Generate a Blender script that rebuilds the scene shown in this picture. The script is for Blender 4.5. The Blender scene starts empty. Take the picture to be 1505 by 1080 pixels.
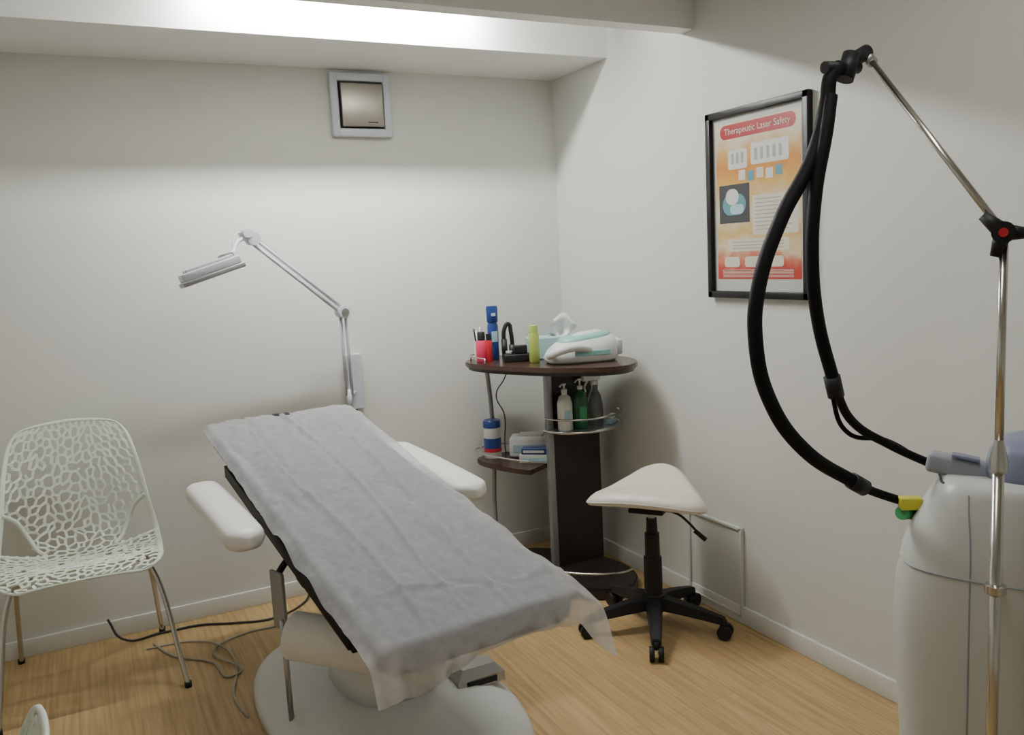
import bpy, bmesh, math, random
from mathutils import Vector, Matrix, noise
random.seed(7)
SC=bpy.context.scene
COL=SC.collection
# ---------------------------------------------------------------- materials
def mat(name,col,rough=.5,metal=0,noise_s=None,noise_amt=.08,bump=0,bump_s=60,trans=0,alpha=1,emis=None,coat=0,spec=.5):
    m=bpy.data.materials.new(name); m.use_nodes=True
    nt=m.node_tree; b=nt.nodes['Principled BSDF']
    b.inputs['Base Color'].default_value=(*col,1); b.inputs['Roughness'].default_value=rough
    b.inputs['Metallic'].default_value=metal
    b.inputs['Specular IOR Level'].default_value=spec
    if trans: b.inputs['Transmission Weight'].default_value=trans
    if alpha<1: b.inputs['Alpha'].default_value=alpha
    if coat: b.inputs['Coat Weight'].default_value=coat
    if emis: b.inputs['Emission Color'].default_value=(*emis[0],1); b.inputs['Emission Strength'].default_value=emis[1]
    tc=nt.nodes.new('ShaderNodeTexCoord')
    n=nt.nodes.new('ShaderNodeTexNoise'); n.inputs['Scale'].default_value=noise_s or 8
    nt.links.new(tc.outputs['Object'],n.inputs['Vector'])
    r=nt.nodes.new('ShaderNodeMix'); r.data_type='RGBA'
    lo=tuple(c*(1-noise_amt) for c in col)
    r.inputs[6].default_value=(*lo,1); r.inputs[7].default_value=(*col,1)
    nt.links.new(n.outputs['Fac'],r.inputs[0]); nt.links.new(r.outputs[2],b.inputs['Base Color'])
    if bump:
        n2=nt.nodes.new('ShaderNodeTexNoise'); n2.inputs['Scale'].default_value=bump_s; n2.inputs['Detail'].default_value=4
        nt.links.new(tc.outputs['Object'],n2.inputs['Vector'])
        bp=nt.nodes.new('ShaderNodeBump'); bp.inputs['Strength'].default_value=bump; bp.inputs['Distance'].default_value=.005
        nt.links.new(n2.outputs['Fac'],bp.inputs['Height']); nt.links.new(bp.outputs[0],b.inputs['Normal'])
    return m
M={}
M['wall']=mat('wall_paint',(.68,.685,.64),.75,noise_s=1.5,noise_amt=.03,bump=.08,bump_s=180)
M['beam']=mat('beam_paint',(.82,.82,.79),.6,noise_s=1.5,noise_amt=.03)
M['trim']=mat('trim_paint',(.72,.73,.70),.45)
M['ceil']=mat('ceiling_paint',(.74,.74,.71),.85)
M['white_pl']=mat('white_plastic',(.74,.76,.73),.35)
M['chair_pl']=mat('chair_plastic',(.80,.87,.76),.35)
M['white_vinyl']=mat('white_vinyl',(.84,.83,.79),.38,bump=.05,bump_s=300)
M['cream_vinyl']=mat('cream_vinyl',(.78,.745,.66),.4,bump=.05,bump_s=300)
M['chrome']=mat('chrome',(.62,.61,.58),.22,1)
M['steel']=mat('brushed_steel',(.48,.48,.47),.35,.9)
M['greymetal']=mat('grey_metal',(.36,.37,.37),.4,.5)
M['black']=mat('black_plastic',(.012,.012,.014),.5,spec=.35)
M['hose']=mat('hose_rubber',(.004,.004,.005),.65,spec=.2)
M['navy']=mat('navy_vinyl',(.018,.022,.038),.5)
M['lampm']=mat('lamp_enamel',(.60,.62,.69),.4)
M['machine']=mat('machine_shell',(.58,.60,.57),.38)
M['machine2']=mat('machine_grey',(.30,.32,.37),.4)
M['bluegrey']=mat('blue_grey_plastic',(.20,.22,.32),.35)
M['red']=mat('red_plastic',(.5,.02,.03),.4)
M['pink']=mat('pink_plastic',(.75,.05,.13),.35)
M['blue']=mat('blue_plastic',(.02,.05,.22),.35)
M['lblue']=mat('light_blue_card',(.42,.60,.64),.6)
M['teal']=mat('teal_plastic',(.28,.56,.50),.35)
M['green']=mat('green_gel',(.05,.20,.09),.15,trans=.3)
M['lime']=mat('lime_plastic',(.42,.52,.12),.35)
M['yellow']=mat('yellow_label',(.65,.62,.06),.5)
M['bgreen']=mat('green_connector',(.05,.35,.12),.5)
M['paper']=mat('tissue_paper',(.82,.82,.80),.9)
M['glass']=mat('clear_glass',(.85,.9,.9),.08,trans=.9)
M['acryl']=mat('grey_acrylic',(.42,.47,.50),.2,trans=.5)
M['cable']=mat('cable_black',(.02,.02,.02),.5)
M['cableg']=mat('cable_grey',(.38,.35,.29),.5)
M['frame']=mat('poster_frame_black',(.008,.008,.008),.4,spec=.3)
M['roll']=mat('paper_roll_white',(.88,.85,.78),.9)
def wood_dark():
    m=mat('dark_wenge_wood',(.045,.028,.022),.42)
    nt=m.node_tree; b=nt.nodes['Principled BSDF']
    tc=nt.nodes.new('ShaderNodeTexCoord'); mp=nt.nodes.new('ShaderNodeMapping'); mp.inputs['Scale'].default_value=(60,60,4)
    n=nt.nodes.new('ShaderNodeTexNoise'); n.inputs['Scale'].default_value=1; n.inputs['Detail'].default_value=5
    cr=nt.nodes.new('ShaderNodeValToRGB'); cr.color_ramp.elements[0].color=(.012,.008,.007,1); cr.color_ramp.elements[1].color=(.042,.030,.026,1)
    nt.links.new(tc.outputs['Object'],mp.inputs[0]); nt.links.new(mp.outputs[0],n.inputs['Vector']); nt.links.new(n.outputs['Fac'],cr.inputs[0]); nt.links.new(cr.outputs[0],b.inputs['Base Color'])
    return m
M['wood']=wood_dark()
M['topwood']=mat('dark_brown_top',(.075,.038,.028),.25,noise_s=20,noise_amt=.4)
def floor_mat():
    m=bpy.data.materials.new('bamboo_floor'); m.use_nodes=True; nt=m.node_tree; b=nt.nodes['Principled BSDF']
    b.inputs['Roughness'].default_value=.42
    tc=nt.nodes.new('ShaderNodeTexCoord')
    mp=nt.nodes.new('ShaderNodeMapping'); mp.inputs['Rotation'].default_value=(0,0,math.radians(90))
    br=nt.nodes.new('ShaderNodeTexBrick')
    br.inputs['Color1'].default_value=(.53,.375,.185,1); br.inputs['Color2'].default_value=(.48,.33,.155,1); br.inputs['Mortar'].default_value=(.34,.22,.10,1)
    br.inputs['Scale'].default_value=1; br.inputs['Mortar Size'].default_value=.0009; br.inputs['Brick Width'].default_value=1.3; br.inputs['Row Height'].default_value=.096
    br.inputs['Bias'].default_value=0
    nt.links.new(tc.outputs['Object'],mp.inputs[0]); nt.links.new(mp.outputs[0],br.inputs['Vector'])
    mp2=nt.nodes.new('ShaderNodeMapping'); mp2.inputs['Scale'].default_value=(70,3.0,1)
    n=nt.nodes.new('ShaderNodeTexNoise'); n.inputs['Scale'].default_value=1; n.inputs['Detail'].default_value=4
    nt.links.new(tc.outputs['Object'],mp2.inputs[0]); nt.links.new(mp2.outputs[0],n.inputs['Vector'])
    cr=nt.nodes.new('ShaderNodeValToRGB'); cr.color_ramp.elements[0].position=.3; cr.color_ramp.elements[0].color=(.74,.70,.64,1); cr.color_ramp.elements[1].position=.7; cr.color_ramp.elements[1].color=(1.10,1.08,1.05,1)
    nt.links.new(n.outputs['Fac'],cr.inputs[0])
    mx=nt.nodes.new('ShaderNodeMix'); mx.data_type='RGBA'; mx.blend_type='MULTIPLY'; mx.inputs[0].default_value=1
    nt.links.new(br.outputs['Color'],mx.inputs[6]); nt.links.new(cr.outputs[0],mx.inputs[7]); nt.links.new(mx.outputs[2],b.inputs['Base Color'])
    return m
M['floor']=floor_mat()
def sheet_mat():
    m=bpy.data.materials.new('nonwoven_sheet'); m.use_nodes=True; nt=m.node_tree; nt.nodes.clear()
    o=nt.nodes.new('ShaderNodeOutputMaterial'); d=nt.nodes.new('ShaderNodeBsdfDiffuse'); d.inputs[0].default_value=(.69,.705,.74,1)
    t=nt.nodes.new('ShaderNodeBsdfTranslucent'); t.inputs[0].default_value=(.90,.87,.82,1)
    tr=nt.nodes.new('ShaderNodeBsdfTransparent')
    m1=nt.nodes.new('ShaderNodeMixShader'); m1.inputs[0].default_value=.45
    m2=nt.nodes.new('ShaderNodeMixShader')
    tc=nt.nodes.new('ShaderNodeTexCoord'); n=nt.nodes.new('ShaderNodeTexNoise'); n.inputs['Scale'].default_value=38; n.inputs['Detail'].default_value=6
    nt.links.new(tc.outputs['Object'],n.inputs['Vector'])
    mr=nt.nodes.new('ShaderNodeMapRange'); mr.inputs[1].default_value=.3; mr.inputs[2].default_value=.7; mr.inputs[3].default_value=.25; mr.inputs[4].default_value=.36
    nt.links.new(n.outputs['Fac'],mr.inputs[0]); nt.links.new(mr.outputs[0],m2.inputs[0])
    bp=nt.nodes.new('ShaderNodeBump'); bp.inputs['Strength'].default_value=.45; bp.inputs['Distance'].default_value=.004
    nt.links.new(n.outputs['Fac'],bp.inputs['Height']); nt.links.new(bp.outputs[0],d.inputs['Normal'])
    nt.links.new(d.outputs[0],m1.inputs[1]); nt.links.new(t.outputs[0],m1.inputs[2])
    nt.links.new(m1.outputs[0],m2.inputs[1]); nt.links.new(tr.outputs[0],m2.inputs[2]); nt.links.new(m2.outputs[0],o.inputs[0])
    return m
M['sheet']=sheet_mat()
# ---------------------------------------------------------------- helpers
def empty(name,loc=(0,0,0),rz=0):
    e=bpy.data.objects.new(name,None); e.location=loc; e.rotation_euler=(0,0,rz); e.empty_display_size=.1; COL.objects.link(e); return e
def add(name,bm,m,parent=None,smooth=False,loc=None,rot=None):
    me=bpy.data.meshes.new(name); bm.normal_update(); bm.to_mesh(me); bm.free()
    o=bpy.data.objects.new(name,me); COL.objects.link(o)
    if m: me.materials.append(M[m] if isinstance(m,str) else m)
    if smooth:
        for p in me.polygons: p.use_smooth=True
    if parent: o.parent=parent
    if loc: o.location=loc
    if rot: o.rotation_euler=rot
    return o
def box(name,c,s,m,parent=None,bev=0,rot=None,seg=3):
    bm=bmesh.new(); bmesh.ops.create_cube(bm,size=1)
    for v in bm.verts: v.co=Vector((v.co.x*s[0],v.co.y*s[1],v.co.z*s[2]))
    if bev: bmesh.ops.bevel(bm,geom=bm.edges[:],offset=bev,segments=seg,affect='EDGES',profile=.5)
    return add(name,bm,m,parent,smooth=bool(bev) and seg>2,loc=c,rot=rot)
def bx(name,a,b,m,parent=None,bev=0):
    return box(name,[(a[i]+b[i])/2 for i in range(3)],[abs(b[i]-a[i]) for i in range(3)],m,parent,bev)
def rod(name,a,b,r,m,parent=None,r2=None,seg=20):
    a=Vector(a); b=Vector(b); d=b-a
    bm=bmesh.new(); bmesh.ops.create_cone(bm,cap_ends=True,segments=seg,radius1=r,radius2=r if r2 is None else r2,depth=d.length)
    q=d.to_track_quat('Z','Y').to_matrix().to_4x4(); bmesh.ops.transform(bm,matrix=Matrix.Translation((a+b)/2)@q,verts=bm.verts)
    o=add(name,bm,m,parent)
    for p in o.data.polygons: p.use_smooth=len(p.vertices)==4
    return o
def tube(name,pts,r,m,parent=None,cyclic=False,radii=None,res=10):
    cu=bpy.data.curves.new(name,'CURVE'); cu.dimensions='3D'; cu.bevel_depth=r; cu.bevel_resolution=4; cu.resolution_u=res; cu.use_fill_caps=True
    sp=cu.splines.new('BEZIER'); sp.bezier_points.add(len(pts)-1); sp.use_cyclic_u=cyclic
    for i,p in enumerate(pts):
        bp=sp.bezier_points[i]; bp.co=p; bp.handle_left_type=bp.handle_right_type='AUTO'
        if radii: bp.radius=radii[i]
    o=bpy.data.objects.new(name,cu); COL.objects.link(o)
    dg=bpy.context.evaluated_depsgraph_get(); me=bpy.data.meshes.new_from_object(o.evaluated_get(dg))
    bpy.data.objects.remove(o); me.materials.clear(); me.materials.append(M[m])
    for p in me.polygons: p.use_smooth=True
    o=bpy.data.objects.new(name,me); COL.objects.link(o)
    if parent: o.parent=parent
    return o
def lathe(name,prof,loc,m,parent=None,seg=28,sx=1,sy=1,rz=0):
    bm=bmesh.new(); rings=[]
    for r,z in prof:
        rings.append([bm.verts.new((max(r,1e-4)*math.cos(2*math.pi*i/seg)*sx,max(r,1e-4)*math.sin(2*math.pi*i/seg)*sy,z)) for i in range(seg)])
    for a,b in zip(rings,rings[1:]):
        for i in range(seg): bm.faces.new((a[i],a[(i+1)%seg],b[(i+1)%seg],b[i]))
    bm.faces.new(rings[0][::-1]); bm.faces.new(rings[-1])
    o=add(name,bm,m,parent,loc=loc,rot=(0,0,rz))
    for p in o.data.polygons: p.use_smooth=len(p.vertices)==4
    es=o.modifiers.new('es','EDGE_SPLIT'); es.split_angle=math.radians(40)
    return o
def prism(name,outline,z0,z1,m,parent=None,bev=0):
    bm=bmesh.new(); lo=[bm.verts.new((x,y,z0)) for x,y in outline]; hi=[bm.verts.new((x,y,z1)) for x,y in outline]
    n=len(outline)
    for i in range(n): bm.faces.new((lo[i],lo[(i+1)%n],hi[(i+1)%n],hi[i]))
    bm.faces.new(lo[::-1]); t=bm.faces.new(hi)
    bmesh.ops.recalc_face_normals(bm,faces=bm.faces)
    if bev:
        ed=[e for e in bm.edges if abs(e.verts[0].co.z-e.verts[1].co.z)<1e-6]
        bmesh.ops.bevel(bm,geom=ed,offset=bev,segments=2,affect='EDGES')
    return add(name,bm,m,parent)
def interp(keys,x):
    if x<=keys[0][0]: return keys[0][1]
    for (a,fa),(b,fb) in zip(keys,keys[1:]):
        if x<=b:
            t=(x-a)/(b-a)
            if isinstance(fa,tuple): return tuple(p+(q-p)*t for p,q in zip(fa,fb))
            return fa+(fb-fa)*t
    return keys[-1][1]
# ---------------------------------------------------------------- room
XL,YF,H=-3.3,-4.8,2.78
bx('floor',(XL-.1,YF-.1,-.1),(.1,.1,0),'floor')
bx('ceiling',(XL-.1,YF-.1,H),(.1,.1,H+.1),'ceil')
bx('wall_back',(XL-.1,0,0),(.1,.1,H),'wall')
bx('wall_right',(0,YF,0),(.1,0,H),'wall')
bx('wall_left',(XL-.1,YF,0),(XL,0,H),'wall')
bx('wall_front',(XL-.1,YF-.1,0),(.1,YF,H),'wall')
bx('trim_1',(XL,-.507,2.40),(0,0,H),'beam')        # boxed soffit beam at back wall
bx('trim_2',(XL,-1.12,2.375),(0,-1.04,H),'beam')        # second ceiling beam
bx('baseboard_back',(XL,-.013,0),(0,0,.075),'trim',bev=.003)
bx('baseboard_right',(-.013,YF,0),(0,-.013,.075),'trim',bev=.003)
bx('baseboard_left',(XL,YF,0),(XL+.013,-.013,.075),'trim',bev=.003)
# ---------------------------------------------------------------- lights
def area(name,loc,rot,sx,sy,power,col):
    l=bpy.data.lights.new(name,'AREA'); l.shape='RECTANGLE'; l.size=sx; l.size_y=sy; l.energy=power; l.color=col
    o=bpy.data.objects.new(name,l); COL.objects.link(o); o.location=loc; o.rotation_euler=rot; return o
fx=empty('fluorescent_fixture')
bx('housing',(-1.80,-.70,2.575),(-.65,-.60,H),'trim',fx,.004)
M['tube']=mat('fluorescent_tube',(1,1,1),.5,emis=((1,1,.98),310))
rod('tube',(-1.77,-.65,2.54),(-.68,-.65,2.54),.016,'tube',fx)
for i,x in enumerate((-1.785,-.665)): bx('socket_%d'%i,(x-.015,-.67,2.515),(x+.015,-.63,2.575),'trim',fx)
pf=empty('ambient_fill_panel')  # out-of-view panel, added to carry the ambient fill light
bx('housing',(-1.85,-3.0,2.70),(-.55,-2.6,H),'trim',pf,.004)
area('ambient_fill',(-1.2,-2.8,2.69),(0,0,0),1.25,.35,13,(1,.985,.95))  # added fill for the room's ambient level, source unseen
# ---------------------------------------------------------------- exhaust vent
v=empty('exhaust_vent')
x0,x1,z0,z1=-1.166,-.884,2.10,2.385
bx('frame_l',(x0,-.03,z0),(x0+.035,-.001,z1),'lampm',v,.006); bx('frame_r',(x1-.035,-.03,z0),(x1,-.001,z1),'lampm',v,.006)
bx('frame_t',(x0+.03,-.03,z1-.038),(x1-.03,-.001,z1),'lampm',v,.006); bx('frame_b',(x0+.03,-.03,z0),(x1-.03,-.001,z0+.038),'lampm',v,.006)
M['bronze']=mat('vent_satin_metal',(.36,.34,.29),.32,.75)
bx('backing',(x0+.03,-.008,z0+.03),(x1-.03,-.002,z1-.03),'black',v)
bx('cover_plate',(x0+.045,-.036,z0+.045),(x1-.039,-.02,z1-.047),'bronze',v,.006)
bx('badge',(-1.0,-.038,z0+.062),(-.955,-.035,z0+.067),'black',v)
# ---------------------------------------------------------------- access panel
a=empty('access_panel')
M['apanel']=mat('access_panel_paint',(.60,.63,.59),.5)
bx('panel',(-.010,-1.36,.035),(-.001,-1.03,.40),'apanel',a)
for n_,p,q in (('edge_t',(-.018,-1.36,.39),(-.001,-1.03,.402)),('edge_b',(-.018,-1.36,.03),(-.001,-1.03,.042)),('edge_l',(-.018,-1.042,.03),(-.001,-1.03,.402)),('edge_r',(-.018,-1.362,.03),(-.001,-1.35,.402))):
    bx(n_,p,q,'apanel',a,.002)
# ---------------------------------------------------------------- poster
P=empty('framed_poster')
ya,yb,zt,zb=-1.207,-1.732,2.03,1.322
fw=.026
bx('frame_top',(-.028,yb,zt-fw),(-.002,ya,zt),'frame',P,.003); bx('frame_bottom',(-.028,yb,zb),(-.002,ya,zb+fw),'frame',P,.003)
bx('frame_left',(-.028,ya-fw,zb),(-.002,ya,zt),'frame',P,.003); bx('frame_right',(-.028,yb,zb),(-.002,yb+fw,zt),'frame',P,.003)
W_=ya-yb-2*fw; H_=zt-zb-2*fw
def pquad(name,u0,v0,u1,v1,m,lay,r=0):
    xs=-.010-.0006*lay; Y=lambda u: ya-fw-u*W_; Z=lambda v_: zt-fw-v_*H_
    bm=bmesh.new(); pts=[]
    if r:
        w=(u1-u0)*W_; h=(v1-v0)*H_; r=min(r,h/2,w/2)
        for cx,cy,a0 in ((w-r,r,-90),(w-r,h-r,0),(r,h-r,90),(r,r,180)):
            for k in range(7):
                t=math.radians(a0+15*k); pts.append((Y(u0)-(cx+r*math.cos(t)),Z(v0)-(cy+r*math.sin(t))))
    else: pts=[(Y(u0),Z(v0)),(Y(u1),Z(v0)),(Y(u1),Z(v1)),(Y(u0),Z(v1))]
    bm.faces.new([bm.verts.new((xs,y,z)) for y,z in pts]); 
    return add(name,bm,m,P)
def art():
    m=bpy.data.materials.new('poster_print'); m.use_nodes=True; nt=m.node_tree; b=nt.nodes['Principled BSDF']; b.inputs['Roughness'].default_value=.35
    tc=nt.nodes.new('ShaderNodeTexCoord'); sp=nt.nodes.new('ShaderNodeSeparateXYZ'); nt.links.new(tc.outputs['Generated'],sp.inputs[0])
    n=nt.nodes.new('ShaderNodeTexNoise'); n.inputs['Scale'].default_value=3.5; n.inputs['Distortion'].default_value=1.5; nt.links.new(tc.outputs['Generated'],n.inputs['Vector'])
    ad=nt.nodes.new('ShaderNodeMath'); ad.operation='MULTIPLY_ADD'; ad.inputs[1].default_value=.22; nt.links.new(n.outputs['Fac'],ad.inputs[0]); nt.links.new(sp.outputs[2],ad.inputs[2])
    cr=nt.nodes.new('ShaderNodeValToRGB'); nt.links.new(ad.outputs[0],cr.inputs[0])
    e=cr.color_ramp.elements; e[0].position=.1; e[0].color=(.42,.025,.02,1); e[1].position=1.0; e[1].color=(.64,.58,.42,1)
    for ps,c in ((.18,(.45,.045,.03,1)),(.25,(.53,.17,.10,1)),(.32,(.64,.53,.34,1)),(.40,(.60,.38,.13,1)),(.5,(.64,.55,.36,1)),(.62,(.62,.47,.24,1)),(.72,(.60,.34,.07,1)),(.82,(.56,.21,.04,1)),(.92,(.60,.36,.13,1))):
        k=e.new(ps); k.color=c
    nt.links.new(cr.outputs[0],b.inputs['Base Color']); return m
M['art']=art()
M['pmat']=mat('poster_mount',(.52,.53,.49),.6); M['pwhite']=mat('poster_white',(.64,.64,.62),.5); M['pdark']=mat('poster_photo_dark',(.03,.03,.035),.4)
M['pred']=mat('poster_red',(.34,.008,.012),.4); M['ptext']=mat('poster_text_grey',(.38,.36,.33),.6); M['pteal']=mat('poster_teal',(.10,.28,.33),.4); M['pcream']=mat('poster_cream',(.66,.62,.52),.5)
bx('backing',(-.010,yb+.01,zb+.01),(-.004,ya-.01,zt-.01),'pmat',P)
pquad('print',.04,.035,.96,.93,'art',1)
pquad('title_band',.09,.045,.91,.125,'pred',2,.03)
pquad('card_a',.18,.19,.40,.30,'pwhite',2,.01); pquad('card_b',.44,.17,.84,.29,'pwhite',2,.01)
for i in range(3): pquad('drop_%d'%i,.22+.055*i,.21,.25+.055*i,.27,'ptext',3)
for i in range(5): pquad('bottle_%d'%i,.48+.065*i,.20,.51+.065*i,.265,'ptext',3)
for i in range(5): pquad('swatch_%d'%i,.30+.10*i,.31+.01*(i%2),.375+.10*i,.365+.01*(i%2),('pwhite','pteal','pcream','pwhite','pteal')[i],2)
pquad('photo',.07,.385,.42,.605,'pdark',2)
pquad('device_body',.11,.44,.38,.56,'pteal',3,.04); pquad('device_face',.15,.41,.30,.50,'pwhite',4,.03); pquad('device_head',.20,.50,.36,.555,'lblue',5,.02)
pquad('text_panel',.45,.46,.93,.68,'pcream',2)
for i in range(9): pquad('line_%d'%i,.48,.48+.021*i,.48+.40*(.7+.3*((i*37)%10)/10),.486+.021*i,'ptext',3)
pquad('lower_panel',.16,.70,.84,.77,'pcream',2,.01)
for i in range(3): pquad('low_line_%d'%i,.22,.715+.018*i,.78,.72+.018*i,'ptext',3)
for i in range(3): pquad('badge_%d'%i,.12+.24*i,.80,.30+.24*i,.86,'pcream',2,.012)
for i in range(6): pquad('foot_line_%d'%i,.10,.875+.008*i,.88,.878+.008*i,'pcream',3)
tx=bpy.data.curves.new('title_text','FONT'); tx.body='Therapeutic Laser Safety'; tx.size=.034; tx.align_x='CENTER'; tx.align_y='CENTER'; tx.materials.append(M['pcream'])
to=bpy.data.objects.new('title_text',tx); COL.objects.link(to); to.parent=P; to.location=(-.0125,(ya+yb)/2,zt-fw-.085*H_); to.rotation_euler=(math.radians(90),0,math.radians(-90))
# ---------------------------------------------------------------- chair
def chair(name,loc,rz,seed):
    rnd=random.Random(seed)
    E=empty(name,loc,rz)
    prof=[(0,(-.285,.470)),(.05,(-.277,.493)),(.12,(-.23,.505)),(.3,(-.1,.492)),(.42,(0,.480)),(.5,(.08,.490)),(.56,(.128,.53)),(.64,(.16,.605)),(.8,(.20,.78)),(1,(.24,.985))]
    hw=[(0,.19),(.04,.25),(.1,.275),(.3,.283),(.5,.283),(.64,.265),(.8,.245),(.92,.22),(.98,.19),(1,.15)]
    cu=[(0,.0),(.3,.0),(.45,.02),(.56,.085),(.66,.105),(.8,.06),(1,.015)]
    cz=[(0,-.012),(.1,.0),(.3,.02),(.45,.045),(.56,.05),(.66,.02),(1,-.02)]
    def sm(k,x): return tuple((a+b+c)/3 for a,b,c in zip(interp(k,max(0,x-.03)),interp(k,x),interp(k,min(1,x+.03)))) if isinstance(k[0][1],tuple) else (interp(k,max(0,x-.015))+interp(k,x)+interp(k,min(1,x+.015)))/3
    def S(u,v):
        y,z=sm(prof,v); w=sm(hw,v); au=abs(u)
        return Vector((u*w,y-sm(cu,v)*au**2.2,z+sm(cz,v)*au**2.2))
    nu,nv=18,30
    def UU(i):
        if i<1: return -1+.08*i
        if i>nu-1: return 1-.08*(nu-i)
        return -.92+1.84*(i-1)/(nu-2)
    def VV(j):
        if j<1: return .028*j
        if j>nv-1: return 1-.024*(nv-j)
        return .028+(.976-.028)*(j-1)/(nv-2)
    J0,J1=14,19
    def hole(i,j):
        if not J0<=j<=J1: return False
        ii=min(i,nu-1-i); wd=1+int(round((J1-j)*3/(J1-J0)))
        return 1<=ii<=wd
    def border(i,j): return i in(0,nu-1) or j in(0,nv-1)
    def ring(i,j): return border(i,j)
    bm=bmesh.new(); g={}
    def gv(i,j):
        if (i,j) not in g: g[i,j]=bm.verts.new(S(UU(i),VV(j)))
        return g[i,j]
    for i in range(nu):
        for j in range(nv):
            if ring(i,j): bm.faces.new((gv(i,j),gv(i+1,j),gv(i+1,j+1),gv(i,j+1)))
    o=add('rim',bm,'chair_pl',E,smooth=True); s=o.modifiers.new('s','SOLIDIFY'); s.thickness=.010; s.offset=0
    ss=o.modifiers.new('ss','SUBSURF'); ss.levels=2; ss.render_levels=2
    # inner frame of the two side openings
    for k,sx in enumerate((1,-1)):
        pts=[]
        for (i,j) in ((.6,J1+1.2),(2.2,J1+.2),(3.3,J1-1.6),(4.6,J0+1),(5.2,J0-.2),(3.6,J0-.6),(2,J0-.4),(.6,J0-.2)):
            p=S(UU(i),VV(j)); pts.append((p.x*sx,p.y-.002,p.z))
        tube('opening_frame_%d'%k,pts,.0085,'chair_pl',E,res=6)
    # lattice = dual graph of a jittered triangulation (polygon cells)
    def isnet(i,j): return 0<=i<nu and 0<=j<nv and not hole(i,j) and not border(i,j)
    uv={}
    def P2(i,j):
        if (i,j) not in uv:
            inner=all(isnet(i-a_,j-b_) for a_ in(0,1) for b_ in(0,1))
            du,dv=(rnd.uniform(-.46,.46),rnd.uniform(-.46,.46)) if inner else (0,0)
            uv[i,j]=(i+du,j+dv)
        return uv[i,j]
    edges={}; 
    for i in range(nu):
        for j in range(nv):
            if isnet(i,j):
                q=[(i,j),(i+1,j),(i+1,j+1),(i,j+1)]
                tr_=[(q[0],q[1],q[2]),(q[0],q[2],q[3])] if rnd.random()<.5 else [(q[0],q[1],q[3]),(q[1],q[2],q[3])]
                for t_ in tr_:
                    c=tuple(sum(P2(*p_)[k] for p_ in t_)/3 for k in (0,1))
                    for k in range(3): edges.setdefault(tuple(sorted((t_[k],t_[(k+1)%3]))),[]).append(c)
    bm=bmesh.new()
    for (pa,pb),cs in edges.items():
        if len(cs)==2:
            A_,B_=cs
            if rnd.random()<.07: continue
        else:
            A_=cs[0]; B_=tuple((P2(*pa)[k]+P2(*pb)[k])/2 for k in (0,1))
        a_=S(UU(A_[0]),VV(A_[1])); b_=S(UU(B_[0]),VV(B_[1]))
        d=b_-a_
        if d.length<1e-4: continue
        mid=(a_+b_)/2; nrm=Vector((0,-.3,.95)) if mid.z<.54 else Vector((0,-.97,.22))
        wd_=rnd.uniform(.0038,.0055)
        sd_=d.cross(nrm).normalized()*wd_; up=d.cross(sd_).normalized()*.0035
        e_=d.normalized()*.0028
        vs=[bm.verts.new(p+k) for p in (a_-e_,b_+e_) for k in (sd_+up,sd_-up,-sd_-up,-sd_+up)]
        for k in range(4): bm.faces.new((vs[k],vs[(k+1)%4],vs[4+(k+1)%4],vs[4+k]))
        bm.faces.new(vs[:4][::-1]); bm.faces.new(vs[4:])
    bmesh.ops.recalc_face_normals(bm,faces=bm.faces)
    add('lattice',bm,'chair_pl',E)
    for k,sx in enumerate((1,-1)):
        tube('leg_front_%d'%k,[(sx*.12,-.12,.470),(sx*.205,-.15,.465),(sx*.235,-.165,.425),(sx*.305,-.30,.008)],.0095,'chrome',E)
        tube('leg_back_%d'%k,[(sx*.12,.02,.46),(sx*.20,.05,.455),(sx*.222,.075,.415),(sx*.265,.285,.008)],.0095,'chrome',E)
        rod('foot_f_%d'%k,(sx*.305,-.30,0),(sx*.305,-.30,.02),.013,'black',E); rod('foot_b_%d'%k,(sx*.265,.285,0),(sx*.265,.285,.02),.013,'black',E)
    tube('cross_front',[(-.13,-.12,.470),(.13,-.12,.470)],.009,'chrome',E); tube('cross_back',[(-.13,.02,.461),(.13,.02,.461)],.009,'chrome',E)
    return E
chair('lattice_chair',(-2.36,-.345,0),0,3)
chair('lattice_chair.001',(-2.60,-2.760,0),math.radians(-90) ,5)
# ---------------------------------------------------------------- treatment bed
B=empty('treatment_bed')
HC=Vector((-1.565,-.45)); ax=Vector((.0951,-.9955)); sd=Vector((.9955,.0951))
def L(t,s,z): p=HC+ax*t+sd*s; return Vector((p.x,p.y,z))
ztop=lambda t:.93-.2*t
LEN=1.56; S0,S1=-.305,.268
rb=math.atan2(sd.y,sd.x)
def rbox_local(name,t0,t1,s0,s1,zoff0,zoff1,m,bev):
    bm=bmesh.new(); bmesh.ops.create_cube(bm,size=1)
    for v_ in bm.verts:
        v_.co=Vector((v_.co.x*(s1-s0)+(s0+s1)/2,v_.co.y*(t1-t0)-(t0+t1)/2,v_.co.z*(zoff1-zoff0)+(zoff0+zoff1)/2))
    bmesh.ops.bevel(bm,geom=bm.edges[:],offset=bev,segments=4,affect='EDGES')
    for v_ in bm.verts:
        t=-v_.co.y; p=L(t,v_.co.x,ztop(t)+v_.co.z); v_.co=p
    bmesh.ops.recalc_face_normals(bm,faces=bm.faces)
    return add(name,bm,m,B,smooth=True)
rbox_local('back_cushion',0,.72,S0,S1,-.095,0,'navy',.028)
rbox_local('leg_cushion',.722,LEN,S0,S1,-.095,0,'navy',.028)
rbox_local('bed_frame',.10,LEN-.25,S0+.012,S1-.012,-.165,-.097,'black',.012)
rbox_local('head_knob',-.045,-.0,-.06,.02,-.02,.005,'black',.008)
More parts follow.
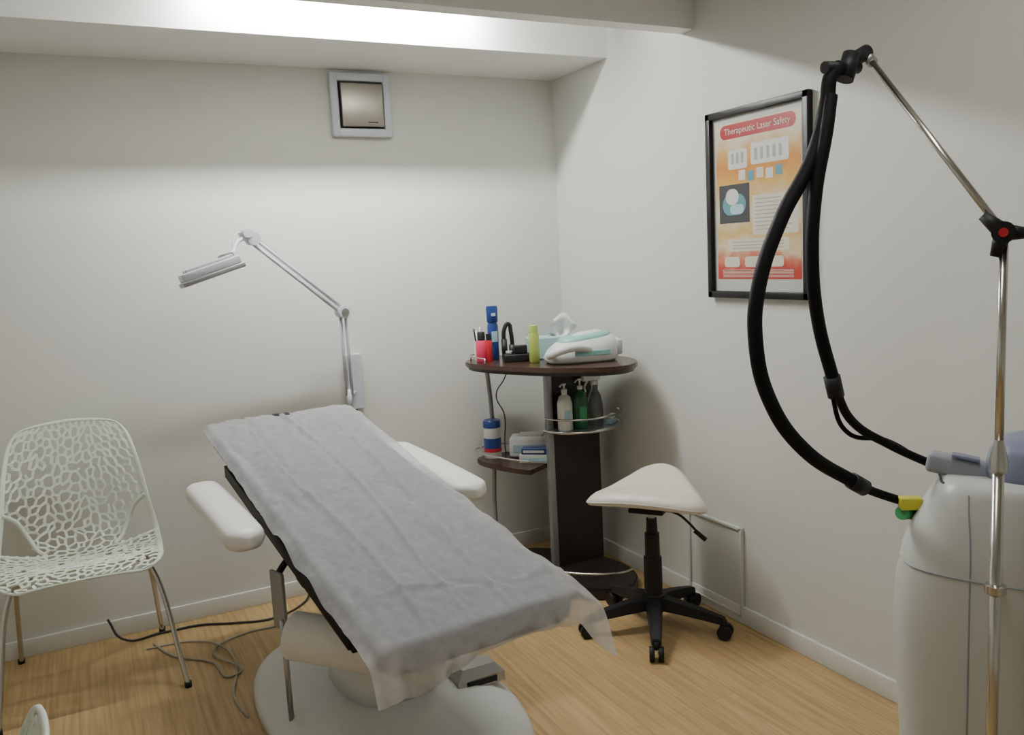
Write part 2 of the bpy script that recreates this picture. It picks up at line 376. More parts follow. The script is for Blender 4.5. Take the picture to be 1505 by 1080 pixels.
# sheet
def sheet():
    bm=bmesh.new(); NU,NV=90,190; R0,R1=-.055,LEN
    botL=[(-1,.10),(-.85,.125),(-.62,.135),(-.45,.115),(-.25,.085),(0,.075),(.4,.075),(.72,.09),(.88,.135),(1,.15)]
    lb=[(-.055,-.335),(.3,-.340),(.7,-.345),(1.1,-.350),(1.45,-.350),(1.8,-.355)]
    rb_=[(-.055,.335),(.12,.31),(.35,.280),(.9,.288),(1.3,.310),(1.5,.355),(1.8,.375)]
    G=[]
    for j in range(NV+1):
        row=[]
        for i in range(NU+1):
            a_=-1+2*i/NU
            over_tot=interp(botL,a_)
            r=R0+(R1+over_tot-R0)*j/NV
            l_,rr=interp(lb,r),interp(rb_,r)
            q=l_+(rr-l_)*(i/NU)
            over=max(0,r-(LEN-.004))
            t=min(r,LEN-.004); z=ztop(t)+.005
            if over>0:
                c=max(0,abs(a_)-.75)/.25
                t+= .014*(1-math.exp(-over/.008))+over*(.06+.28*c); z-= over*(.97-.1*c)
            sR,sL=S1-.008,S0+.008
            os=max(0,q-sR,sL-q); sg=1 if q>0 else -1
            if os>0:
                s=(sR if sg>0 else sL)+sg*os*.85; z-= os*.55*min(1,os/.03)
            else: s=q
            w=noise.noise(Vector((s*3.2,r*1.6,0)))*.012+noise.noise(Vector((s*17,r*2.6,3)))*.010+noise.noise(Vector((s*12,r*13,7)))*.006+noise.noise(Vector((s*30,r*26,9)))*.003
            w+=.012*math.exp(-((s+.02-.03*math.sin(r*3))/.008)**2)+.008*math.exp(-((s-.10-.04*math.sin(r*2+1))/.007)**2)*(1 if r>.5 else r*2)+.008*math.exp(-((s+.17+.02*math.sin(r*4))/.008)**2)
            w+=.007*math.exp(-((r-1.40-.05*math.sin(s*9))/.012)**2)+.004*math.exp(-((r-.72)/.01)**2)
            w=abs(w)*min(1,max(.12,(LEN-r)/.10)) if over<=0 else abs(w)*.12
            if over>0:
                k_=min(1,over/.07)
                n_=math.sin(a_*11+1)*.010*k_+noise.noise(Vector((s*14,r*3,1)))*.020*k_
                t+=abs(n_)
            if os>0: z+=noise.noise(Vector((1,r*9,4)))*.022*min(1,os/.05)
            if t<0: z-= (-t)*.25
            row.append(bm.verts.new(L(t,s,z+w)))
        G.append(row)
    for j in range(NV):
        for i in range(NU): bm.faces.new((G[j][i],G[j+1][i],G[j+1][i+1],G[j][i+1]))
    return add('paper_sheet',bm,'sheet',B,smooth=True)
sheet()
def armrest(name,s,t0,t1,zc,w):
    bm=bmesh.new(); n=28; rings=[]
    for k in range(n+1):
        f=k/n; t=t0+(t1-t0)*f; e=min(f,1-f)*(t1-t0); sc=1 if e>.06 else math.sqrt(max(0.02,1-((.06-e)/.06)**2))
        ring=[]
        for a_ in range(24):
            th=2*math.pi*a_/24; cx=math.copysign(abs(math.cos(th))**.6,math.cos(th)); sz=math.copysign(abs(math.sin(th))**.75,math.sin(th))
            ring.append(bm.verts.new(L(t,s+cx*w*sc,zc-.06*(t-t0)+sz*.036*(.35+.65*sc)-.02*(f-.5)**2)))
        rings.append(ring)
    for a_,b_ in zip(rings,rings[1:]):
        for i in range(24): bm.faces.new((a_[i],a_[(i+1)%24],b_[(i+1)%24],b_[i]))
    bm.faces.new(rings[0]); bm.faces.new(rings[-1][::-1]); bmesh.ops.recalc_face_normals(bm,faces=bm.faces)
    add(name,bm,'white_vinyl',B,smooth=True)
armrest('armrest_left',-.405,.20,.83,.755,.062)
armrest('armrest_right',.388,.12,.83,.757,.066)
for k,s in enumerate((-.40,.37)):
    tube('arm_bracket_%d'%k,[L(.5,s,.72),L(.5,s*.98,.68),L(.5,s*.75,.67),L(.5,s*.4,.70)],.014,'steel',B)
def selip(cx,cy,a_,b_,n=2.4,rot=0,seg=72):
    out=[]
    for k in range(seg):
        th=2*math.pi*k/seg; x=a_*math.copysign(abs(math.cos(th))**(2/n),math.cos(th)); y=b_*math.copysign(abs(math.sin(th))**(2/n),math.sin(th))
        out.append((cx+x*math.cos(rot)-y*math.sin(rot),cy+x*math.sin(rot)+y*math.cos(rot)))
    return out
def loft(name,rings,m,parent,smooth=True):
    bm=bmesh.new(); R=[[bm.verts.new(p) for p in r] for r in rings]; n=len(R[0])
    for a_,b_ in zip(R,R[1:]):
        for i in range(n): bm.faces.new((a_[i],a_[(i+1)%n],b_[(i+1)%n],b_[i]))
    bm.faces.new(R[0][::-1]); bm.faces.new(R[-1])
    bmesh.ops.recalc_face_normals(bm,faces=bm.faces)
    return add(name,bm,m,parent,smooth=smooth)
bc=(-1.475,-1.19)
loft('base_cover',[[(x,y,z) for x,y in selip(*bc,.385*k,.66*k,2.5,rb)] for z,k in ((0,1),(.03,1.0),(.045,.985),(.07,.93),(.10,.8),(.115,.66),(.12,.5))],'white_pl',B)
loft('column_shroud',[[(x,y,z) for x,y in selip(bc[0],bc[1],a_,b_,3,rb,40)] for z,a_,b_ in ((.115,.16,.21),(.2,.145,.19),(.26,.13,.17),(.42,.12,.16))],'white_pl',B,True)
loft('column_head',[[(x,y,z) for x,y in selip(bc[0],bc[1],a_,b_,3,rb,40)] for z,a_,b_ in ((.42,.12,.16),(.425,.14,.3),(.45,.14,.3),(.58,.14,.3))],'black',B,False)
rbox_local('underframe',.45,1.1,-.16,.16,-.22,-.16,'black',.01)
rod('paper_roll',(-1.775,-1.27,.375),(-1.44,-1.60,.345),.075,'roll',B,seg=40)
rod('roll_core',(-1.80,-1.245,.377),(-1.41,-1.63,.342),.018,'steel',B)
box('holder_plate',(-1.80,-1.21,.475),(.012,.075,.19),'greymetal',B,.002,rot=(0,0,.3),seg=1)
rod('holder_rod',(-1.80,-1.245,.07),(-1.80,-1.235,.42),.009,'steel',B)
tube('holder_arm',[(-1.80,-1.20,.55),(-1.75,-1.19,.60),(-1.66,-1.18,.62)],.011,'black',B)
bx('bracket_low',(-1.70,-1.10,.45),(-1.55,-1.0,.60),'black',B,.01)
loft('pedal',[[( -1.20+x,-1.36+y,z) for x,y in ((-w,-d),(w,-d),(w,d),(-w,d))] for z,w,d in ((.105,.085,.06),(.135,.085,.055),(.165,.06,.035))],'steel',B,False)
bx('pedal_recess',(-1.255,-1.42,.11),(-1.145,-1.418,.13),'black',B)
# ---------------------------------------------------------------- lamp
LM=empty('articulated_led_lamp')
box('wall_bracket',(-1.155,-.022,.98),(.075,.04,.26),'lampm',LM,.004,seg=1)
rod('bracket_pin',(-1.205,-.10,.86),(-1.21,-.10,.96),.012,'lampm',LM)
rod('bracket_arm',(-1.16,-.03,.93),(-1.205,-.10,.93),.011,'lampm',LM)
for dx in (-.012,.012):
    rod('lower_arm_%s'%('a' if dx<0 else 'b'),(-1.205+dx,-.10,.93),(-1.225+dx,-.16,1.315),.0075,'lampm',LM)
    rod('upper_arm_%s'%('a' if dx<0 else 'b'),(-1.225,-.16,1.32+dx*1.2),(-1.62,-.32,1.645+dx*1.2),.0075,'lampm',LM)
rod('elbow',(-1.222,-.19,1.318),(-1.228,-.13,1.318),.028,'lampm',LM); rod('elbow_knob',(-1.222,-.20,1.318),(-1.222,-.188,1.318),.016,'steel',LM)
tube('spring',[(-1.24,-.168,1.345),(-1.42,-.24,1.50),(-1.58,-.305,1.635)],.004,'steel',LM)
rod('wrist',(-1.615,-.35,1.648),(-1.62,-.29,1.648),.026,'lampm',LM); rod('wrist_knob',(-1.64,-.36,1.67),(-1.65,-.30,1.67),.018,'lampm',LM)
tube('neck',[(-1.63,-.33,1.655),(-1.68,-.36,1.64),(-1.72,-.42,1.585),(-1.745,-.44,1.56)],.009,'lampm',LM)
tube('lamp_cable',[(-1.60,-.31,1.66),(-1.66,-.33,1.675),(-1.70,-.38,1.65),(-1.71,-.40,1.58)],.003,'lampm',LM)
hd=bpy.data.objects.new('lamp_head_pivot',None); COL.objects.link(hd); hd.parent=LM; hd.location=(-1.81,-.47,1.525); hd.rotation_euler=(math.radians(-2),math.radians(-17),math.radians(0))
box('head_shell',(0,0,.010),(.22,.17,.030),'lampm',hd,.005); box('head_bezel',(0,0,-.014),(.235,.185,.018),'greymetal',hd,.004)
box('head_rib',(0,-.055,.030),(.18,.028,.014),'lampm',hd,.004); box('head_rib_b',(0,.03,.030),(.18,.028,.014),'lampm',hd,.004); box('head_clip',(.075,0,.034),(.05,.08,.026),'steel',hd,.003)
tube('lamp_power_cord',[(-1.16,-.012,.87),(-1.14,-.02,.80),(-1.12,-.018,.70),(-1.15,-.02,.4),(-1.16,-.02,.09)],.004,'cable',LM)
# ---------------------------------------------------------------- corner cabinet
C=empty('corner_trolley_cabinet')
cc=Vector((-.40,-.52)); mu=Vector((.494,-.8695)); nu_=Vector((.8695,.494))
def EC(u,v_,z=0): p=cc+mu*u+nu_*v_; return Vector((p.x,p.y,z))
def lens(a_,bf,br,seg=64,uc=0):
    o=[]
    for k in range(seg):
        th=2*math.pi*k/seg; c,s=math.cos(th),math.sin(th)
        p=EC(uc+a_*math.copysign(abs(c)**.9,c),(br if s>0 else bf)*math.copysign(abs(s)**.95,s)); o.append((min(p.x,-.015),min(p.y,-.015)))
    return o
prism('top_board',lens(.43,.20,.30),1.015,1.04,'topwood',C,.006)
prism('top_edge',lens(.415,.185,.285),1.003,1.015,'wood',C)
bx('panel_front',(-.375,-.50,.05),(-.115,-.475,1.003),'wood',C)
bx('panel_side',(-.14,-.475,.05),(-.115,-.30,1.003),'wood',C)
bx('post_strip',(-.402,-.514,.03),(-.372,-.484,1.003),'greymetal',C,.003)
tube('post_left',[(-.53,-.15,1.003),(-.515,-.15,.8),(-.515,-.15,.55),(-.53,-.16,.3),(-.54,-.19,.04)],.011,'greymetal',C)
tube('post_back',[(-.13,-.14,1.003),(-.13,-.14,.5),(-.13,-.20,.04)],.011,'greymetal',C)
def sect(u0,bf,br,a_):
    o=[]
    for k in range(33):
        th=math.pi/2+math.pi*k/32; c,s=math.cos(th),math.sin(th)
        p=EC(u0+a_*c,(br if s>0 else bf)*s); o.append((min(p.x,-.02),min(p.y,-.02)))
    return o
prism('shelf_mid',sect(-.03,.13,.26,.38),.535,.557,'topwood',C,.004)
rail=[EC(-.03+.385*math.cos(math.pi/2+math.pi*k/12),(.26 if k<6 else .135)*math.sin(math.pi/2+math.pi*k/12),.60) for k in range(2,13)]
tube('rail_mid',[(min(p.x,-.03),min(p.y,-.03),p.z) for p in rail],.004,'chrome',C)
tr=[EC(.405*math.cos(t_),(.27 if math.sin(t_)>0 else .18)*math.sin(t_),1.065) for t_ in [math.radians(d_) for d_ in range(150,236,14)]]
tube('rail_top',[tuple(p) for p in tr],.004,'chrome',C)
for p in (tr[0],tr[3],tr[-1]): rod('rail_pin',(p.x,p.y,1.04),(p.x,p.y,1.065),.004,'chrome',C)
gs=[(-.215+.20*math.cos(t_),-.50+.165*math.sin(t_)) for t_ in [math.radians(180+9*k) for k in range(21)]]
prism('glass_shelf',gs,.712,.720,'acryl',C)
tube('glass_shelf_rail',[(-.215+.20*math.cos(t_),-.50+.167*math.sin(t_),.775) for t_ in [math.radians(185+17*k) for k in range(11)]],.005,'chrome',C)
tube('glass_shelf_rim',[(-.215+.20*math.cos(t_),-.50+.167*math.sin(t_),.716) for t_ in [math.radians(180+18*k) for k in range(11)]],.008,'chrome',C)
prism('base_board',lens(.40,.18,.27),.0,.05,'wood',C,.008)
tube('base_rail',[tuple(EC(.40*math.cos(t_),.18*math.sin(t_),.12)) for t_ in [math.radians(-80+16*k) for k in range(6)]],.005,'chrome',C)
TZ=1.0405
def put(u,v_): p=EC(u,v_); return (p.x,p.y)
def bottle(name,xy,z,prof,m,cap=None,capm=None,sx=1,sy=1):
    E=empty(name,(xy[0],xy[1],z)); lathe('body',prof,(0,0,0),m,E,sx=sx,sy=sy)
    if cap: lathe('cap',cap,(0,0,0),capm,E,sx=sx,sy=sy)
    return E
bc_=bottle('blue_spray_can',put(-.30,.02),TZ,[(.024,0),(.027,.01),(.027,.16),(.022,.175)],'blue',[(.024,.176),(.027,.18),(.029,.245),(.026,.255)],'blue',sx=1,sy=.8)
box('logo',(-.004,-.0225,.215),(.022,.003,.014),'lblue',bc_,.001,seg=1); box('label',(-.002,-.0215,.11),(.03,.003,.05),'lblue',bc_,.001,seg=1)
bottle('pink_bottle',put(-.31,-.065),TZ,[(.024,0),(.027,.005),(.027,.09),(.022,.10)],'pink',[(.018,.101),(.018,.135),(.014,.14)],'black')
bottle('pink_bottle.001',put(-.275,-.055),TZ,[(.014,0),(.016,.005),(.016,.09),(.012,.10)],'red',[(.012,.101),(.012,.13)],'black')
cup=empty('tool_cup',(*put(-.365,-.01),TZ)); lathe('cup',[(.022,0),(.024,.09)],(0,0,0),'white_pl',cup)
for k in range(4): rod('tool_%d'%k,(.01*math.cos(k*1.6),.01*math.sin(k*1.6),.05),(.022*math.cos(k*1.6),.022*math.sin(k*1.6),.13+.01*k),.004,('steel','white_pl','black','steel')[k],cup)
hp=empty('black_headband',(*put(-.215,.02),TZ)); tube('band',[(-.018,0,.0),(-.022,0,.08),(-.014,0,.155),(.002,0,.17),(.016,0,.13),(.018,0,.0)],.010,'black',hp); rod('pad_l',(-.020,0,0),(-.022,0,.10),.014,'black',hp); rod('pad_r',(.018,0,0),(.018,0,.07),.014,'black',hp)
bb=empty('black_desk_tray',(*put(-.14,-.02),TZ),math.radians(-20)); box('tray',(0,0,.018),(.13,.06,.036),'black',bb,.006); box('clip_body',(.015,0,.055),(.06,.035,.04),'black',bb,.006); rod('dial',(-.04,-.01,.036),(-.04,-.01,.052),.016,'greymetal',bb)
bottle('lime_bottle',put(-.035,-.04),TZ,[(.021,0),(.025,.006),(.025,.125),(.021,.135)],'lime',[(.020,.136),(.021,.165),(.017,.17)],'lime',sy=.8)
tb=empty('tissue_box',(*put(-.05,.15),TZ),math.radians(-15)); box('carton',(0,0,.05),(.24,.11,.10),'lblue',tb,.004,seg=1)
bm=bmesh.new(); G=[]
for j in range(15):
    row=[]
    for i in range(19):
        u=i/18*2-1; f=j/14; wd=.030+.050*math.sin(f*2.4); row.append(bm.verts.new((.035+u*wd+.015*f+.01*math.sin(u*4)*f, .020*math.sin(u*5+f*3)*(1-.3*f)+.014*math.sin(f*6), .098+f*.10*(1-.45*u*u)+.012*math.sin(u*7+1)*f)))
    G.append(row)
for j in range(14):
    for i in range(18): bm.faces.new((G[j][i],G[j][i+1],G[j+1][i+1],G[j+1][i]))
add('tissue',bm,'paper',tb,smooth=True)
dv=empty('facial_device',(*put(.155,.05),TZ),math.radians(-18))
rings=[]
for z,sx_,sy_,ox in ((0,.150,.085,0),(.012,.165,.098,0),(.045,.168,.10,0),(.075,.155,.09,.005),(.10,.13,.072,.012),(.115,.10,.05,.02),(.12,.06,.03,.02)):
    rings.append([(x+ox,y,z+ (x*.12 if z>.04 else 0)) for x,y in selip(0,0,sx_,sy_,3,0,48)])
loft('shell',rings,'white_pl',dv)
rings=[]
for z,sx_,sy_ in ((.090,.125,.075),(.112,.118,.066),(.124,.10,.05)):
    rings.append([(x+.015,y,z+x*.12) for x,y in selip(0,0,sx_,sy_,3,0,40)])
loft('top_panel',rings,'teal',dv)
rings=[]
for z,sx_,sy_ in ((.115,.07,.045),(.128,.064,.04),(.132,.05,.03)):
    rings.append([(x+.03,y,z+x*.12) for x,y in selip(0,0,sx_,sy_,3,0,40)])
loft('top_cap',rings,'white_pl',dv)
box('side_band',(.03,-.0985,.045),(.16,.006,.022),'teal',dv,.002,seg=1)
tube('handle',[(.02,-.085,.06),(-.06,-.12,.075),(-.13,-.115,.06),(-.165,-.07,.04)],.018,'white_pl',dv)
box('side_cap',(.165,0,.06),(.03,.12,.07),'lampm',dv,.01)
bp_=bottle('pump_bottle',(-.338,-.565),.7205,[(.030,0),(.035,.006),(.035,.125),(.026,.155),(.013,.165),(.013,.175)],'white_vinyl',[(.014,.176),(.014,.19),(.005,.192),(.005,.21)],'white_pl')
box('pump_head',(0,0,.213),(.018,.016,.01),'white_pl',bp_,.003); tube('nozzle',[(0,0,.213),(-.02,-.01,.213),(-.032,-.016,.206)],.004,'white_pl',bp_)
box('label',(-.006,-.034,.07),(.03,.004,.05),'lblue',bp_,.001,rot=(0,0,-.2),seg=1)
gp=bottle('green_pump_bottle',(-.262,-.578),.7205,[(.030,0),(.035,.006),(.035,.14),(.024,.165),(.012,.175),(.012,.182)],'green',[(.013,.183),(.013,.198),(.004,.20),(.004,.225)],'white_pl')
box('pump_head',(0,0,.228),(.018,.016,.01),'white_pl',gp,.003); tube('nozzle',[(0,0,.228),(-.02,-.01,.228),(-.034,-.016,.22)],.004,'white_pl',gp); box('label',(-.006,-.0335,.07),(.034,.004,.07),'bgreen',gp,.001,rot=(0,0,-.2),seg=1)
sp_=bottle('spray_bottle',(-.170,-.552),.7205,[(.038,0),(.042,.006),(.042,.09),(.032,.14),(.014,.175),(.014,.19)],'glass',[(.016,.191),(.016,.21),(.008,.215)],'white_pl')
box('trigger_head',(-.014,0,.228),(.095,.024,.034),'paper',sp_,.006); tube('trigger',[(-.03,0,.215),(-.05,0,.185),(-.045,0,.16)],.005,'paper',sp_)
cl=empty('folded_cloths',(-.093,-.575,.7205),.7); box('cloth_a',(0,0,.012),(.075,.032,.022),'lblue',cl,.006); box('cloth_b',(.004,0,.034),(.06,.028,.020),'paper',cl,.006,rot=(0,0,.1))
sz=.5575
cn=bottle('wipes_canister',(-.548,-.215),sz,[(.040,0),(.042,.004),(.042,.15)],'pwhite',[(.043,.151),(.043,.18),(.038,.186)],'blue')
lathe('label_band',[(.0425,.05),(.0425,.10)],(0,0,0),'blue',cn); lathe('label_red',[(.043,.032),(.043,.05)],(0,0,0),'red',cn)
wp=empty('wet_wipes_pack',(-.375,-.295,sz),math.radians(-35)); box('pack',(0,0,.05),(.21,.11,.10),'paper',wp,.015); box('lid',(0,0,.103),(.12,.07,.012),'pwhite',wp,.004); box('label',(0,-.056,.045),(.17,.003,.035),'lblue',wp,.001,seg=1)
gb=empty('glove_box',(-.430,-.425,sz),math.radians(-40)); box('box_a',(0,0,.020),(.14,.06,.040),'pwhite',gb,.002,seg=1); box('box_b',(0.0,0,.055),(.12,.055,.028),'blue',gb,.002,seg=1); box('stripe',(0,-.029,.055),(.10,.003,.012),'pwhite',gb,0); box('stripe_b',(0,-.031,.018),(.12,.003,.016),'lblue',gb,0)
tube('black_cord',[(-.40,-.16,1.0),(-.42,-.12,.92),(-.46,-.10,.84),(-.43,-.12,.74),(-.45,-.15,.60),(-.44,-.14,.53)],.003,'cable',C)
# ---------------------------------------------------------------- saddle stool
S_=empty('saddle_stool',(-.325,-1.19,0))
for k in range(5):
    th=math.radians(-125+72*k); c,s=math.cos(th),math.sin(th)
    rr=.285
    bm=bmesh.new(); prev=None
    for f,w,h,zc in ((.02,.034,.05,.115),(.10,.030,.045,.105),(.20,.024,.036,.088),(rr,.019,.026,.07)):
        r=[bm.verts.new((c*f-s*w*a_,s*f+c*w*a_,zc+h/2*b_)) for a_,b_ in ((-1,-1),(1,-1),(.8,1),(-.8,1))]
        if prev:
            for i in range(4): bm.faces.new((prev[i],prev[(i+1)%4],r[(i+1)%4],r[i]))
        else: bm.faces.new(r[::-1])
        prev=r
    bm.faces.new(prev); bmesh.ops.recalc_face_normals(bm,faces=bm.faces); bmesh.ops.bevel(bm,geom=bm.edges[:],offset=.003,segments=2,affect='EDGES')
    add('leg_%d'%k,bm,'black',S_)
    cx,cy=c*rr,s*rr
    rod('caster_stem_%d'%k,(cx,cy,.045),(cx,cy,.075),.008,'black',S_)
    px,py=-s,c
    for q in (-1,1): rod('caster_%d_%d'%(k,q),(cx+px*.007*q,cy+py*.007*q,.028),(cx+px*.027*q,cy+py*.027*q,.028),.028,'black',S_)
lathe('hub',[(.046,.08),(.049,.10),(.046,.145),(.037,.15)],(0,0,0),'black',S_)
lathe('column_cover',[(.037,.15),(.036,.30),(.030,.302),(.029,.40),(.023,.402),(.021,.46)],(0,0,0),'black',S_)
rod('gas_rod',(0,0,.44),(0,0,.50),.014,'steel',S_)
box('seat_plate',(0,0,.508),(.16,.14,.018),'black',S_,.003,rot=(0,0,math.radians(37)),seg=1)
tube('lever',[(.0,-.03,.504),(.06,-.08,.490),(.10,-.11,.45),(.13,-.14,.40)],.005,'black',S_); rod('lever_grip',(.115,-.125,.42),(.145,-.155,.385),.009,'black',S_)
def saddle():
    bm=bmesh.new(); na,nr=72,16
    d=Vector((.80,.60)); w=Vector((.60,-.80))
    def R(th):
        k=[(0,.205),(25,.190),(50,.172),(75,.19),(98,.238),(112,.262),(128,.245),(150,.185),(180,.162)]
        return interp(k,abs(th))
    def pt(th,f,top):
        r=sum(R(min(180,abs(th+o_))) for o_ in (-8,-4,0,4,8))/5*f; a_=math.radians(th)
        x=r*math.cos(a_); y=r*math.sin(a_)
        hz=.075*max(0,x/.2)**1.3 + .015*max(0,-x/.16)**2 - .014*(abs(y)/.22)**2
        if top: z=.580+hz+.010*(1-f**2)-.028*max(0,(f-.78)/.22)**2.2
        else: z=.525+hz*.8+.020*(f**3)*.6
        p=d*x+w*y
        return (p.x,p.y,z)
    T=[];Bq=[]
    for j in range(1,nr+1):
        f=j/nr; T.append([bm.verts.new(pt(-180+360*i/na,f,True)) for i in range(na)])
    for j in range(nr,0,-1):
        f=j/nr*.985; Bq.append([bm.verts.new(pt(-180+360*i/na,f,False)) for i in range(na)])
    allr=T+Bq
    for a_,b_ in zip(allr,allr[1:]):
        for i in range(na): bm.faces.new((a_[i],a_[(i+1)%na],b_[(i+1)%na],b_[i]))
    bm.faces.new(T[0][::-1]); bm.faces.new(Bq[-1]); bmesh.ops.recalc_face_normals(bm,faces=bm.faces)
    add('seat',bm,'cream_vinyl',S_,smooth=True)
    tube('seat_piping',[pt(-180+10*i,.995,True)[:2]+(pt(-180+10*i,1,True)[2]-.004,) for i in range(36)],.0025,'cream_vinyl',S_,cyclic=True,res=4)
saddle()
# ---------------------------------------------------------------- laser machine
LMc=empty('laser_machine')
mc=Vector((-.335,-2.69)); mw=Vector((.54,-.8417)); md=Vector((.8417,.54))
def MP(a_,b_,z): p=mc+mw*a_+md*b_; return Vector((min(p.x,-.03),p.y,z))
keys=[(0,(.25,.155)),(.04,(.255,.16)),(.30,(.262,.165)),(.45,(.272,.17)),(.58,(.28,.17)),(.70,(.273,.168)),(.78,(.258,.163)),(.84,(.236,.155)),(.88,(.214,.147)),(.92,(.190,.138)),(.945,(.172,.13)),(.952,(.16,.12))]
rings=[]
for z,(a_,b_) in keys:
    rings.append([tuple(MP(x,y,z)) for x,y in selip(0,0,a_,b_,3.4,0,80)])
loft('body',rings,'machine',LMc)
def front(a_,z,off=.001):
    A,Bh=interp(keys,z); x=max(-1,min(1,a_/A)); b_=Bh*(1-abs(x)**3.4)**(1/3.4); return MP(a_,-b_-off,z)
def seam(name,pts): tube(name,[tuple(front(a_,z)) for a_,z in pts],.0018,'machine2',LMc,res=6)
seam('seam_h',[(-.262+.025*k,.745-.0008*k) for k in range(21)])
seam('seam_v',[(-.105,.745),(-.105,.79),(-.107,.84),(-.11,.88),(-.112,.93)])
seam('seam_low',[(-.105,.735),(-.105,.5),(-.105,.3),(-.105,.1)])
rings=[]
for z,a_,b_ in ((.945,.15,.10),(.97,.155,.105),(1.01,.145,.10),(1.04,.12,.085),(1.05,.09,.06)):
    rings.append([tuple(MP(x+.07,y+.02,z+.0)) for x,y in selip(0,0,a_,b_,3,0,48)])
loft('display_pod',rings,'bluegrey',LMc)
p=MP(-.135,-.0,.95)
box('handpiece',(p.x,p.y,.965),(.055,.15,.05),'machine2',LMc,.012,rot=(math.radians(10),0,math.radians(35)))
box('handpiece_window',(p.x-.01,p.y-.02,.995),(.03,.06,.008),'bluegrey',LMc,.002,rot=(math.radians(10),0,math.radians(35)),seg=1)
tube('handpiece_wire',[(p.x-.05,p.y+.02,.95),(p.x-.08,p.y-.02,.94),(p.x-.05,p.y-.05,.935)],.003,'cable',LMc)
q=MP(-.235,-.03,.865); box('warning_label',(q.x-.012,q.y-.0,.875),(.05,.03,.03),'yellow',LMc,.002,rot=(0,0,-.6),seg=1)
rod('connector',(q.x+.02,q.y+.02,.84),(q.x-.03,q.y+.01,.85),.017,'bgreen',LMc)
PX,PY=-.605,-2.80
rod('pole_upper',(PX,PY,1.07),(PX,PY,1.50),.0085,'chrome',LMc); rod('pole_lower',(PX,PY,.03),(PX,PY,1.04),.0115,'chrome',LMc)
lathe('pole_collar',[(.013,1.03),(.018,1.035),(.018,1.055),(.009,1.10)],(PX,PY,0),'chrome',LMc)
lathe('pole_clamp',[(.018,.765),(.021,.768),(.021,.785),(.014,.788)],(PX,PY,0),'chrome',LMc)
f_=MP(-.05,-.165,.77); rod('pole_bracket',(PX,PY,.776),(f_.x+.03,f_.y+.02,.776),.008,'chrome',LMc)
f_=MP(-.05,-.155,.06); rod('pole_foot',(PX,PY,.035),(f_.x+.03,f_.y+.02,.035),.014,'greymetal',LMc); rod('pole_pad',(PX,PY,0),(PX,PY,.03),.02,'black',LMc)
hub=Vector((PX-.002,PY,1.525)); tip=Vector((-.53,-2.40,1.96))
vdir=Vector((.84,.54,0))
rod('hub_core',hub-vdir*.022,hub+vdir*.022,.022,'black',LMc); rod('hub_button',hub-vdir*.030,hub-vdir*.020,.009,'red',LMc)
wv=Vector((.54,-.84,0))
for k,(a_,b_) in enumerate(((-.038,.036),(.046,-.004),(-.014,-.048))):
    rod('hub_lobe_%d'%k,hub,hub+wv*a_+Vector((0,0,b_)),.018,'black',LMc,r2=.010)
rod('boom',hub,tip,.0075,'chrome',LMc)
rod('boom_tip_collar',tip-(tip-hub).normalized()*.03,tip+(tip-hub).normalized()*.012,.013,'steel',LMc)
rod('swivel_a',tip+Vector((0,0,.008)),tip+Vector((-.06,0,-.02)),.018,'black',LMc)
rod('swivel_b',tip+Vector((-.05,0,-.0)),tip+Vector((-.075,0,-.06)),.021,'black',LMc)
rod('swivel_pin',tip+Vector((-.14,0,-.035)),tip+Vector((-.03,0,-.03)),.014,'black',LMc)
tube('hose_outer',[(-.62,-2.4,1.930),(-.65,-2.4,1.905),(-.662,-2.4,1.85),(-.71,-2.4,1.72),(-.81,-2.4,1.58),(-.88,-2.4,1.43),(-.892,-2.4,1.31),(-.85,-2.4,1.16),(-.765,-2.42,1.035),(-.60,-2.45,.92)],.0175,'hose',LMc)
tube('hose_outer_end',[(-.62,-2.445,.93),(-.56,-2.46,.90),(-.465,-2.50,.86)],.011,'hose',LMc)
rod('hose_collar',(-.63,-2.443,.94),(-.59,-2.45,.915),.021,'black',LMc)
tube('hose_inner',[(-.66,-2.41,1.86),(-.685,-2.42,1.78),(-.72,-2.42,1.64),(-.733,-2.42,1.49),(-.715,-2.42,1.34),(-.665,-2.42,1.19)],.0155,'hose',LMc)
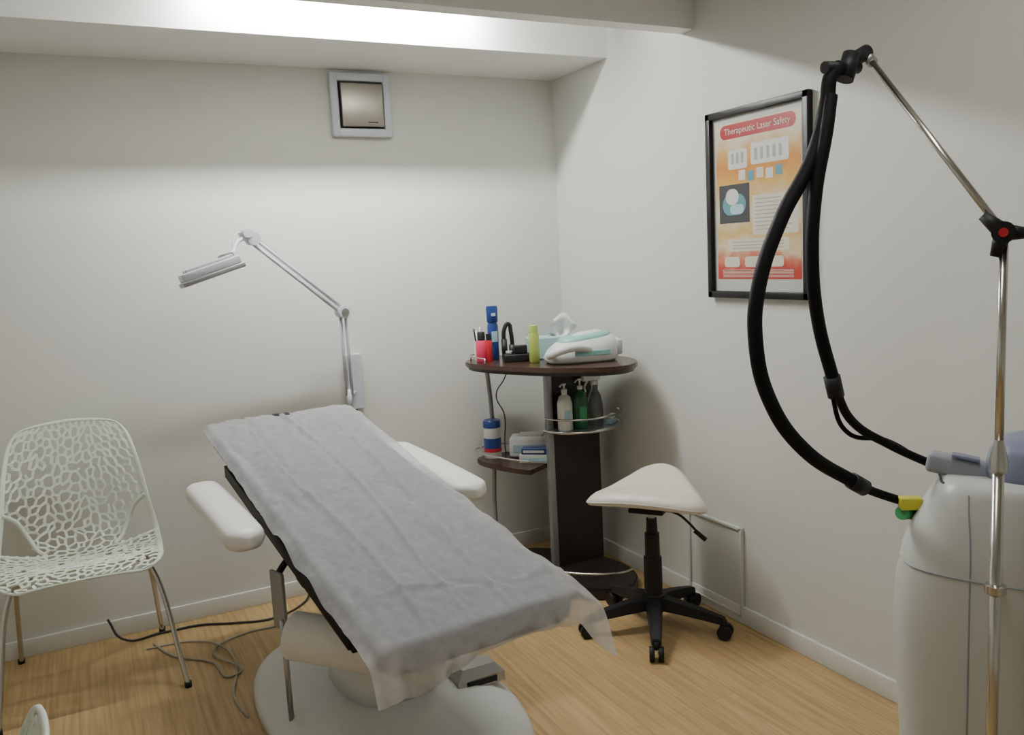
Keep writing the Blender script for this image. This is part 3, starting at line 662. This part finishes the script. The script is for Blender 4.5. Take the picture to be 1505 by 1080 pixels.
rod('inner_collar',(-.67,-2.42,1.20),(-.655,-2.42,1.15),.02,'black',LMc)
tube('hose_inner_end',[(-.66,-2.42,1.17),(-.60,-2.42,1.08),(-.50,-2.45,1.01),(-.396,-2.50,.95)],.011,'hose',LMc)
tube('hose_inner_wire',[(-.655,-2.40,1.17),(-.59,-2.40,1.045),(-.50,-2.44,1.02),(-.41,-2.48,.955)],.006,'hose',LMc)
# ---------------------------------------------------------------- floor cables
K=empty('floor_cables')
tube('black_cable',[(-2.30,-.05,.10),(-2.25,-.10,.02),(-2.10,-.09,.006),(-1.95,-.10,.006),(-1.80,-.17,.006),(-1.66,-.21,.006),(-1.50,-.12,.006),(-1.45,-.05,.02)],.005,'cable',K)
tube('grey_cable_a',[(-2.14,-.18,.005),(-2.08,-.35,.005),(-1.95,-.50,.005),(-1.89,-.66,.005),(-1.93,-.40,.008),(-1.80,-.30,.005),(-1.65,-.30,.005)],.004,'cableg',K)
tube('grey_cable_b',[(-2.17,-.22,.005),(-2.00,-.25,.005),(-1.90,-.38,.012),(-1.87,-.55,.005),(-1.92,-.85,.005),(-1.90,-1.0,.005)],.004,'cableg',K)
# ---------------------------------------------------------------- world + camera
w=bpy.data.worlds.new('world'); SC.world=w; w.use_nodes=True; w.node_tree.nodes['Background'].inputs[0].default_value=(.5,.5,.5,1); w.node_tree.nodes['Background'].inputs[1].default_value=.2
cam=bpy.data.cameras.new('camera'); co=bpy.data.objects.new('camera',cam); COL.objects.link(co)
yaw,pitch,roll,fpx=.4672,.1319,-.0516,1248.36
F=Vector((math.sin(yaw)*math.cos(pitch),math.cos(yaw)*math.cos(pitch),-math.sin(pitch)))
R=Vector((math.cos(yaw),-math.sin(yaw),0)); U=R.cross(F)
R2=R*math.cos(roll)+U*math.sin(roll); U2=-R*math.sin(roll)+U*math.cos(roll)
mt=Matrix((R2,U2,-F)).transposed().to_4x4(); mt.translation=Vector((-2.272,-3.8836,1.5311)); co.matrix_world=mt
cam.sensor_width=36; cam.lens=fpx*36/1505; cam.clip_start=.05
SC.camera=co
